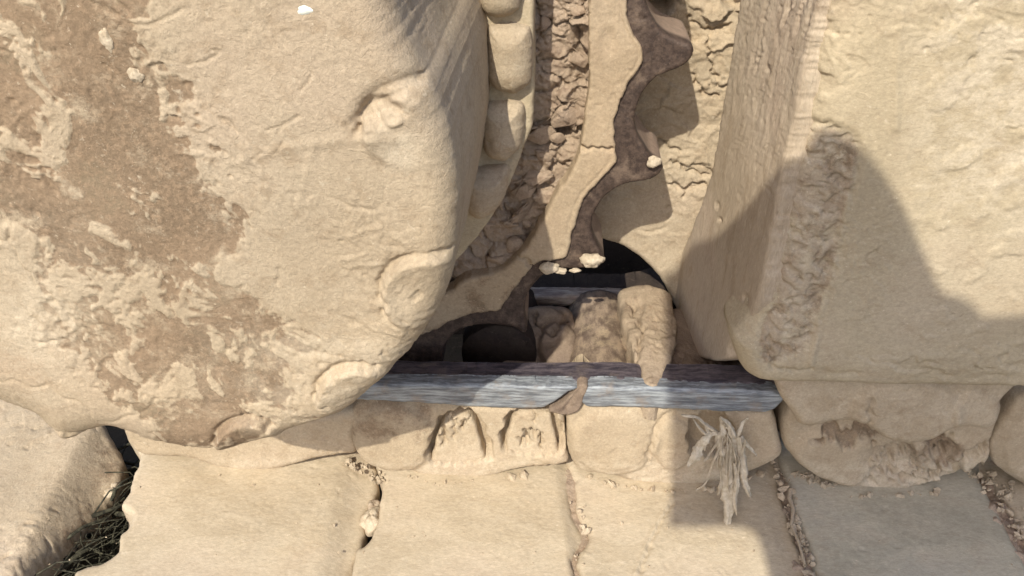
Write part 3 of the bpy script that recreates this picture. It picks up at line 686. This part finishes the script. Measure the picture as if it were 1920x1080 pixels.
# ================================================================ TRACK SHOES
SH = PZ(ZS)
def shoe(label, outline, h=None, damp=.05, pale=.3, depth=0.016, r=0.006, rough=0.6, z=0.0, mat=MUD_SHOE):
    c = np.array(outline, float).mean(axis=0)
    t = thing('track_shoe', pt(SH, c[0], c[1]), label, 'track shoe', 'track shoes along the bottom')
    slab('shoe_plate', outline, PZ(ZS+z), depth, r=r, h=h, mat=mat, parent=t, step=2.7, rough=rough, margin=26, sm=3, ragged=2.2, attrs={'damp': damp, 'pale': pale})
    return t
def h_s0(u, v):
    d = (u-(240-(v-850)*.52))      # distance left of the right rim
    return -0.030*sstep(-105, -20, d) + 0.003*sstep(-170, -110, d)*sstep(-60, -110, d)+0.004*fbm(SH.at(u, v), 22, 2, seed=81)*sstep(-120, -40, d)
shoe('track shoe at the lower left corner, its rim sloping down to an open gap',
     [(-420, 620), (100, 740), (200, 800), (215, 850), (180, 905), (134, 955), (86, 1010), (46, 1060), (-20, 1150), (-40, 1320), (-500, 1400)], h_s0,
     damp=lambda u, v, p: .08+.34*sstep(-110, -50, (u-(240-(v-850)*.52))), pale=.15, rough=1.3, mat=MUD, depth=.03)  # browner mix down the sloping rim
def h_s1(u, v):
    d = (u-(710-(v-890)*.22))
    return -0.010*sstep(-85, -15, d)+groove(u, v, line([(900-900+395, 880), (480, 905), (560, 890), (650, 862)]), 30, .001)
shoe('track shoe with a ragged left edge beside the open gap, under the big round cover',
     [(262, 780), (262, 850), (244, 900), (240, 918), (226, 945), (246, 962), (238, 985), (222, 1000), (218, 1030), (196, 1048), (150, 1062), (132, 1085), (90, 1180), (40, 1340), (600, 1340), (640, 1120), (662, 1050), (676, 1012), (686, 950), (706, 905), (704, 860), (690, 800)],
     h_s1, rough=.5)
def h_s2(u, v):
    d = (u-(1046+(v-890)*.15))
    return -0.006*sstep(-8, 26, d)+0.0006*fbm(SH.at(u, v)*np.array([.4, 1, 1]), 30, 2, seed=82)
shoe('flat mud filmed track shoe under the link with two arched plugs',
     [(716, 790), (716, 900), (712, 940), (704, 985), (684, 1020), (664, 1032), (655, 1100), (610, 1340), (1120, 1340), (1086, 1100), (1072, 1045), (1096, 1010), (1092, 985), (1076, 960), (1070, 900), (1068, 800)], h_s2, rough=.4)
def h_s3(u, v):
    d = (u-(1450+(v-890)*.22))
    return -0.003*sstep(-35, 10, d)+groove(u, v, line([(1258, 945), (1228, 1000), (1205, 1060), (1190, 1110)]), 2.5, .002)+0.0012*np.exp(-(line([(1250, 960), (1218, 1020), (1195, 1080)])(u+6, v)/3)**2)
shoe('track shoe half in sun and half in shade with shredded leaves hanging over it',
     [(1072, 800), (1078, 900), (1082, 955), (1100, 985), (1102, 1012), (1080, 1046), (1094, 1100), (1130, 1340), (1580, 1340), (1532, 1120), (1512, 1060), (1496, 1010), (1476, 950), (1462, 900), (1440, 800)], h_s3, rough=.45, z=-.001)
shoe('greyish track shoe wholly in shade below the pitted link',
     [(1478, 800), (1480, 905), (1490, 960), (1512, 1010), (1530, 1070), (1546, 1120), (1610, 1340), (2060, 1340), (1962, 1130), (1924, 1050), (1890, 985), (1862, 930), (1840, 890), (1830, 800)],
     lambda u, v: -0.003*sstep(-40, 10, (u-(1850+(v-900)*.55)))+.0006*fbm(SH.at(u, v)*np.array([.4, 1, 1]), 26, 2, seed=83), rough=.45, z=.001,
     mat=make_mud('greyish_mud_film', base=(0.40, 0.36, 0.275), stretch=(0.5, 1.0, 1.0), bump=0.0003, darkamt=0.22))
shoe('corner of a crumbly track shoe at the lower right edge of the photo',
     [(1850, 820), (1862, 900), (1890, 940), (1912, 985), (1940, 1035), (1985, 1120), (2110, 1340), (2500, 1340), (2400, 820)], None, rough=1.6, damp=.22, z=.0)
# rubble packed into the joints between shoes
def crumbs(name, polys, count, size, seed, mat, label, cat, z=ZS, pl=None):
    r = np.random.RandomState(seed); pl = pl or SH
    Vs = []; Fs = []; n = 0
    ico = [(0, 0, 1), (.894, 0, .447), (.276, .851, .447), (-.724, .526, .447), (-.724, -.526, .447), (.276, -.851, .447), (.724, .526, -.447), (-.276, .851, -.447), (-.894, 0, -.447), (-.276, -.851, -.447), (.724, -.526, -.447), (0, 0, -1)]
    icf = [(0, 1, 2), (0, 2, 3), (0, 3, 4), (0, 4, 5), (0, 5, 1), (1, 6, 2), (2, 7, 3), (3, 8, 4), (4, 9, 5), (5, 10, 1), (6, 7, 2), (7, 8, 3), (8, 9, 4), (9, 10, 5), (10, 6, 1), (11, 7, 6), (11, 8, 7), (11, 9, 8), (11, 10, 9), (11, 6, 10)]
    ico = np.array(ico)
    for (P, cnt, wd) in polys:
        P = smooth(P, 4, closed=False)
        for _ in range(cnt):
            k = r.randint(len(P)-1); t = r.rand(); q = P[k]*(1-t)+P[k+1]*t+np.array([r.normal()*wd, r.normal()*wd*.3])
            s = size*(0.35+r.rand()**2.5*1.4)
            c = pt(pl, q[0], q[1])
            A = r.normal(size=(3, 3)); Q, _ = np.linalg.qr(A)
            v = (ico*(1+.35*r.normal(size=(12, 1)))*s*np.array([1, .8, .6]))@Q.T + c + pl.n*s*.2
            Vs.append(v); Fs.append(np.array(icf)+n); n += 12
    V = np.concatenate(Vs); Fc = np.concatenate(Fs)
    o = mesh_obj(name, V, Fc, mat, attrs={'damp': np.full(len(V), .2), 'pale': np.full(len(V), .3)}, smooth_=False)
    tag(o, label, cat, kind='stuff')
    return o
def strip(name, pts_mid, wd, pl, h, label):
    pass
fillm = thing('mud_fill', pt(PZ(ZS-.008), 1480, 980), 'rough brown mud packed into the joints between the track shoes', 'mud fill')
slab('fill_body', [(1040, 830), (1110, 830), (1120, 1000), (1130, 1340), (1050, 1340), (1060, 1000)], PZ(ZS-.007), .01, r=.003, mat=MUD_BAND, parent=fillm, step=2.7, rough=2.0, attrs={'damp': .3, 'pale': .1})
slab('fill_body', [(1430, 820), (1510, 830), (1530, 960), (1560, 1060), (1640, 1340), (1540, 1340), (1490, 1080), (1455, 960)], PZ(ZS-.006), .01, r=.003, mat=MUD_BAND, parent=fillm, step=2.7, disp=lambda p, r: .006*fbm(p, 45, 4, .6, seed=91), attrs={'damp': .3, 'pale': .1})
slab('fill_body', [(1820, 820), (1960, 830), (1990, 1000), (2140, 1340), (2000, 1340), (1880, 1040), (1840, 930)], PZ(ZS-.006), .01, r=.003, mat=MUD_BAND, parent=fillm, step=2.7, disp=lambda p, r: .007*fbm(p, 45, 4, .6, seed=92), attrs={'damp': .3, 'pale': .1})
crumbs('mud_crumbs', [([(1450, 870), (1478, 930), (1492, 990), (1515, 1060), (1530, 1100)], 100, 8), ([(1840, 885), (1880, 930), (1930, 1010)], 100, 15), ([(1500, 890), (1560, 915)], 60, 10), ([(1600, 935), (1760, 925)], 40, 6),
       ([(1080, 960), (1098, 1000), (1080, 1050)], 10, 3), ([(650, 868), (700, 890), (712, 905)], 34, 9), ([(1100, 893), (1200, 918), (1330, 918), (1440, 885)], 40, 4), ([(760, 892), (830, 908), (980, 892)], 20, 4)],
       0, 0.0028, 5, MUD, 'small crumbs of dried mud scattered along the joints between links and shoes', 'mud crumbs')
crumbs('mud_specks', [([(0, 930+40*k), (600, 900+45*k), (1300, 950+40*k), (1920, 960+30*k)], 26, 30) for k in range(4)], 0, 0.0011, 8, MUD, 'tiny specks of dry mud scattered over the track shoes', 'mud specks')

# separate clods
def clod(label, u, v, pl, s, sc=(1, 1, .7), mat=MUD_LIGHT, seed=1, name='mud_clod', cat='mud clod', group='loose mud clods'):
    n = 28
    th = np.linspace(0, 2*np.pi, n, endpoint=False); ph = np.linspace(0.05, np.pi-.05, 18)
    T, Pn = np.meshgrid(th, ph); d = np.stack([np.cos(T)*np.sin(Pn), np.sin(T)*np.sin(Pn), np.cos(Pn)], -1).reshape(-1, 3)
    rr = 1+.32*fbm(d, 1.3, 2, .5, seed=seed)+.10*fbm(d, 5, 2, seed=seed+3)
    c = pt(pl, u, v)
    V = d*rr[:, None]*s*np.array(sc)+c
    idx = np.arange(n*18).reshape(18, n); j = np.roll(idx, -1, axis=1)
    q = np.stack([idx[:-1], idx[1:], j[1:], j[:-1]], -1).reshape(-1, 4)
    o = mesh_obj(name, V, q, mat, loc=c, attrs={'damp': np.full(len(V), .02), 'pale': np.full(len(V), .8)})
    return tag(o, label, cat, group)
clod('pale flaky mud clod stuck on the lowest sprocket tooth tip', 1110, 489, PY(Y_SP-.006), .0095, (1, .5, .7), seed=1)
clod('pale mud clod clinging under the sprocket rim, left of the lowest tooth', 1030, 503, PY(Y_SP-.006), .008, (1, .5, .7), seed=2)
clod('small pale mud flake beside the larger clod under the sprocket rim', 1052, 508, PY(Y_SP-.006), .0055, (1, .5, .5), seed=3)
clod('tiny pale mud flake at the bottom edge of the lowest tooth', 1078, 507, PY(Y_SP-.006), .004, (1.3, .5, .5), seed=4)
clod('small pale crumb on the middle sprocket tooth', 1226, 303, PY(Y_SP-.004), .006, (.9, .5, .8), seed=5)
clod('grey pebble like clod wedged in the gap between two shoes', 697, 978, PZ(ZS-.012), .012, (.8, 1, .9), seed=6, mat=MUD)
clod('brown clod wedged above the pebble in the narrow gap between shoes', 702, 955, PZ(ZS-.018), .009, (.8, 1, .9), seed=7, mat=MUD_BAND)
clod('pale mud crumb at the top of the open left gap', 205, 924, PZ(ZS-.03), .007, (1, .8, .6), seed=8, mat=MUD)
clod('tiny pale crumb above the crumb in the open left gap', 212, 911, PZ(ZS-.03), .006, (1, .8, .6), seed=12)
clod('knobbly mud clod sitting in the hollow near the right rim of the round cover', 728, 222, PY(Y_DRUM+.008), .010, (1, .6, .9), seed=9, mat=MUD)
clod('upright tan crumb on the damp brown patch of the round cover', 202, 75, PY(Y_DRUM+.002), .0042, (.8, .5, 1.5), seed=10, mat=MUD)
clod('flat tan crumb lower right on the damp brown patch of the cover', 255, 140, PY(Y_DRUM+.002), .0040, (1.0, .5, 1.1), seed=11, mat=MUD)
clod('white lump painted as a glare spot at the top edge of the round cover', 580, 17, PY(Y_DRUM+.003), .0055, (1.4, .5, .9), seed=13, mat=WHITE_GLARE, cat='glare spot', name='white_glare', group=None)  # reflection hot spot built as a white lump

# ================================================================ SHREDDED LEAVES
def ribbon(name, pts, widths, pl, parent, seed=0, lift=0.01, thick=.0007):
    """a torn strip: irregular edges, curled cross-section, real thickness"""
    P = smooth(pts, 12, closed=False); n = len(P)
    W = np.interp(np.linspace(0, 1, n), np.linspace(0, 1, len(widths)), widths)
    r = np.random.RandomState(seed)
    T = np.gradient(P, axis=0); T /= np.linalg.norm(T, axis=1)[:, None]; Nn = np.stack([-T[:, 1], T[:, 0]], 1)
    m = 7; V = []
    jl = 1+.25*np.convolve(r.normal(size=n+4), np.ones(3)/3, 'same')[:n]; jr = 1+.25*np.convolve(r.normal(size=n+4), np.ones(3)/3, 'same')[:n]
    for i in range(n):
        for k in range(m):
            s = k/(m-1)*2-1
            q = P[i]+Nn[i]*s*W[i]*(jl[i] if s < 0 else jr[i])
            p = pt(pl, q[0], q[1])+pl.n*(lift+.0022*(1-s*s)+.0012*math.sin(i*.35+seed)+.0009*math.sin(s*5+i*.15+seed))
            V.append(p)
    V = np.array(V); N0 = len(V)
    V = np.concatenate([V, V-pl.n*thick])
    idx = np.arange(N0).reshape(n, m)
    q = np.stack([idx[:-1, :-1], idx[1:, :-1], idx[1:, 1:], idx[:-1, 1:]], -1).reshape(-1, 4)
    F2 = q[:, ::-1]+N0
    e = []
    for a, b in zip(idx[:-1, 0], idx[1:, 0]): e.append([a, a+N0, b+N0, b])
    for a, b in zip(idx[:-1, -1], idx[1:, -1]): e.append([a, b, b+N0, a+N0])
    for a, b in zip(idx[0, :-1], idx[0, 1:]): e.append([a, b, b+N0, a+N0])
    for a, b in zip(idx[-1, :-1], idx[-1, 1:]): e.append([a, a+N0, b+N0, b])
    return mesh_obj(name, V, np.concatenate([q, F2, np.array(e)]), LEAF, parent)
LP = Plane((0, -1, .35), (np.array([0, -1, .35])@pt(PY(-0.012), 1370, 800)))
leaf = thing('shredded_leaf', pt(LP, 1370, 800), 'torn strips of dry pale leaf hanging from the chain link over the shaded shoe', 'dry leaf')
for i, (pts, wd) in enumerate([
    ([(1372, 806), (1366, 850), (1362, 900), (1366, 945), (1360, 986)], [6, 12, 17, 15, 13, 9, 4]),
    ([(1384, 812), (1390, 850), (1392, 885), (1396, 905), (1404, 926)], [5, 8, 9, 8, 6, 3]),
    ([(1342, 806), (1326, 812), (1312, 830), (1300, 852), (1287, 868)], [3, 7, 10, 11, 8, 2]),
    ([(1348, 776), (1352, 800), (1346, 822), (1352, 850), (1350, 862)], [3, 5, 8, 7, 4, 2]),
    ([(1388, 815), (1398, 830), (1416, 850)], [4, 5, 4, 2]),
    ([(1276, 774), (1300, 776), (1322, 792), (1346, 808)], [1, 3, 3, 4, 3]),
    ([(1296, 776), (1308, 796), (1320, 806), (1332, 806)], [1, 2.5, 3, 2]),
    ([(1346, 774), (1362, 790), (1372, 812)], [2, 5, 8, 6]),
    ([(1350, 860), (1352, 890), (1344, 924)], [2, 4, 3, 1]),
    ([(1400, 778), (1386, 796), (1376, 822)], [1, 3, 4, 3]),
    ([(1366, 826), (1350, 846), (1346, 870)], [3, 5, 4, 1]),
    ([(1374, 860), (1378, 900), (1374, 930), (1378, 958)], [3, 6, 5, 4, 1]),
    ([(1322, 795), (1326, 815), (1318, 838)], [2, 5, 4, 1])]):
    ribbon('leaf_strip', pts, [x*.9 for x in wd], LP, leaf, seed=i, lift=0.004+.0012*(i % 4))

rf = np.random.RandomState(31)
for i in range(12):
    u0 = 1360+rf.normal()*14; v0 = 800+rf.uniform(-20, 20); sp_ = rf.normal()*.35; L = rf.uniform(40, 120)
    ribbon('leaf_fibre', [(u0, v0), (u0+sp_*L*.4, v0+L*.45), (u0+sp_*L*.7, v0+L*.8), (u0+sp_*L+rf.normal()*4, v0+L)], [1.2, 1.4, .9, .4], LP, leaf, seed=40+i, lift=.008)
# ================================================================ STALKS AND GRASS UNDER THE LEFT GAP
def tube(pts, r, seg=6):
    P = np.array(pts, float); n = len(P); V = []; Fs = []
    for i in range(n):
        t = P[min(i+1, n-1)]-P[max(i-1, 0)]; t /= np.linalg.norm(t)
        a = np.cross(t, [0.3, .2, 1]); a /= np.linalg.norm(a); b = np.cross(t, a)
        rr = r*(1-.5*i/n)
        for k in range(seg): V.append(P[i]+rr*(a*math.cos(k*2*math.pi/seg)+b*math.sin(k*2*math.pi/seg)))
    for i in range(n-1):
        for k in range(seg): Fs.append([i*seg+k, i*seg+(k+1) % seg, (i+1)*seg+(k+1) % seg, (i+1)*seg+k])
    return np.array(V), Fs
def stalks():
    r = np.random.RandomState(14); Vs = []; Fs = []; n = 0
    pl = PZ(ZS-.05)
    for k in range(190):
        u = r.uniform(90, 270); v = 1010-(u-190)*1.3+r.normal()*45
        c = pt(pl, u, v)+np.array([0, 0, r.uniform(-.025, .02)])
        a = r.normal()*.6+.9; L = r.uniform(.02, .07)
        d = np.array([math.cos(a), math.sin(a), r.normal()*.15])*L
        bend = r.normal(size=3)*L*.15
        V, F_ = tube([c-d/2, c-d/6+bend, c+d/6+bend, c+d/2], r.uniform(.0005, .001)*(3.2 if r.rand() < .15 else 1))
        Vs.append(V); Fs += [[i+n for i in f] for f in F_]; n += len(V)
    o = mesh_obj('dead_grass', np.concatenate(Vs), np.array(Fs), ROOT)
    tag(o, 'tangle of dark dead grass and stalks lying below the open left gap', 'dead grass', kind='stuff')
stalks()

# thin twig resting on the shaded joint, right of the leaves
V, Fq = tube([pt(PZ(ZS+.004), u, v) for u, v in [(1482, 918), (1480, 935), (1488, 955), (1484, 985), (1497, 1015), (1510, 1060)]], .002, 7)
o = mesh_obj('dry_twig', V, np.array(Fq), MUD, attrs={'damp': np.full(len(V), .2), 'pale': np.full(len(V), .2)})
tag(o, 'thin mud covered twig lying along the joint between the two right hand shoes', 'twig')

# ================================================================ THE PHOTOGRAPHER (behind the camera, casts the shadow on the right)
def person():
    n = -SUN; C0 = CAM - Fw*0.30
    pts = [(PB, 1512, 262), (PB, 1455, 320), (PB, 1400, 388), (PB, 1340, 445), (WALL, 1300, 476), (WALL, 1258, 512), (WALL, 1246, 532), (PY(0), 1257, 780), (PY(0), 1258, 880), (SH, 1255, 975), (SH, 1266, 988), (SH, 1395, 990), (SH, 1425, 1020), (SH, 1442, 1080), (SH, 1500, 1250),
           (SH, 2200, 1350), (FR, 2500, 700), (FR, 1990, 598), (FR, 1850, 592), (FR, 1832, 576), (FR, 1800, 556), (FR, 1765, 545), (FR, 1735, 480), (FR, 1690, 380), (FR, 1640, 305), (FR, 1600, 262), (FR, 1560, 240), (FR, 1530, 243)]
    e1 = np.cross(n, [0, 0, 1]); e1 /= np.linalg.norm(e1); e2 = np.cross(n, e1)
    poly = []
    for pl, u, v in pts:
        p = pt(pl, u, v); t = ((C0-p)@n); q = p+n*t-C0
        poly.append((q@e1, q@e2))
    P2 = smooth(poly, 3)
    # body: layers shrinking front and back give rounded thickness
    c = P2.mean(axis=0); L = [(0.0, 1.0), (.04, 0.985), (.12, .95), (.20, .85), (.24, .6)]
    V = []
    for dz, s in L:
        for q in P2: 
            w_ = c+(q-c)*s; V.append(C0+e1*w_[0]+e2*w_[1]+n*dz)
    m = len(P2); Fs = [list(range(m))]
    for i in range(len(L)-1):
        for k in range(m): Fs.append([i*m+k, i*m+(k+1) % m, (i+1)*m+(k+1) % m, (i+1)*m+k])
    Fs.append(list(range((len(L)-1)*m, len(L)*m))[::-1])
    me = bpy.data.meshes.new('person'); me.from_pydata([tuple(v) for v in V], [], Fs); me.materials.append(COAT)
    o = bpy.data.objects.new('person', me); COL.objects.link(o)
    tag(o, 'photographer in dark clothes leaning over behind the camera, casting the shadow on the right', 'person')
    return o
person()

# a thing of one piece is simply that mesh
for e in [o for o in S.objects if o.type == 'EMPTY' and len(o.children) == 1]:
    c = e.children[0]; nm = e.name
    for k in ('label', 'category', 'group', 'kind'):
        if k in e: c[k] = e[k]
    c.parent = None; c.location = e.location
    bpy.data.objects.remove(e); c.name = nm
for o in list(S.objects):
    if '_w' in o: del o['_w']
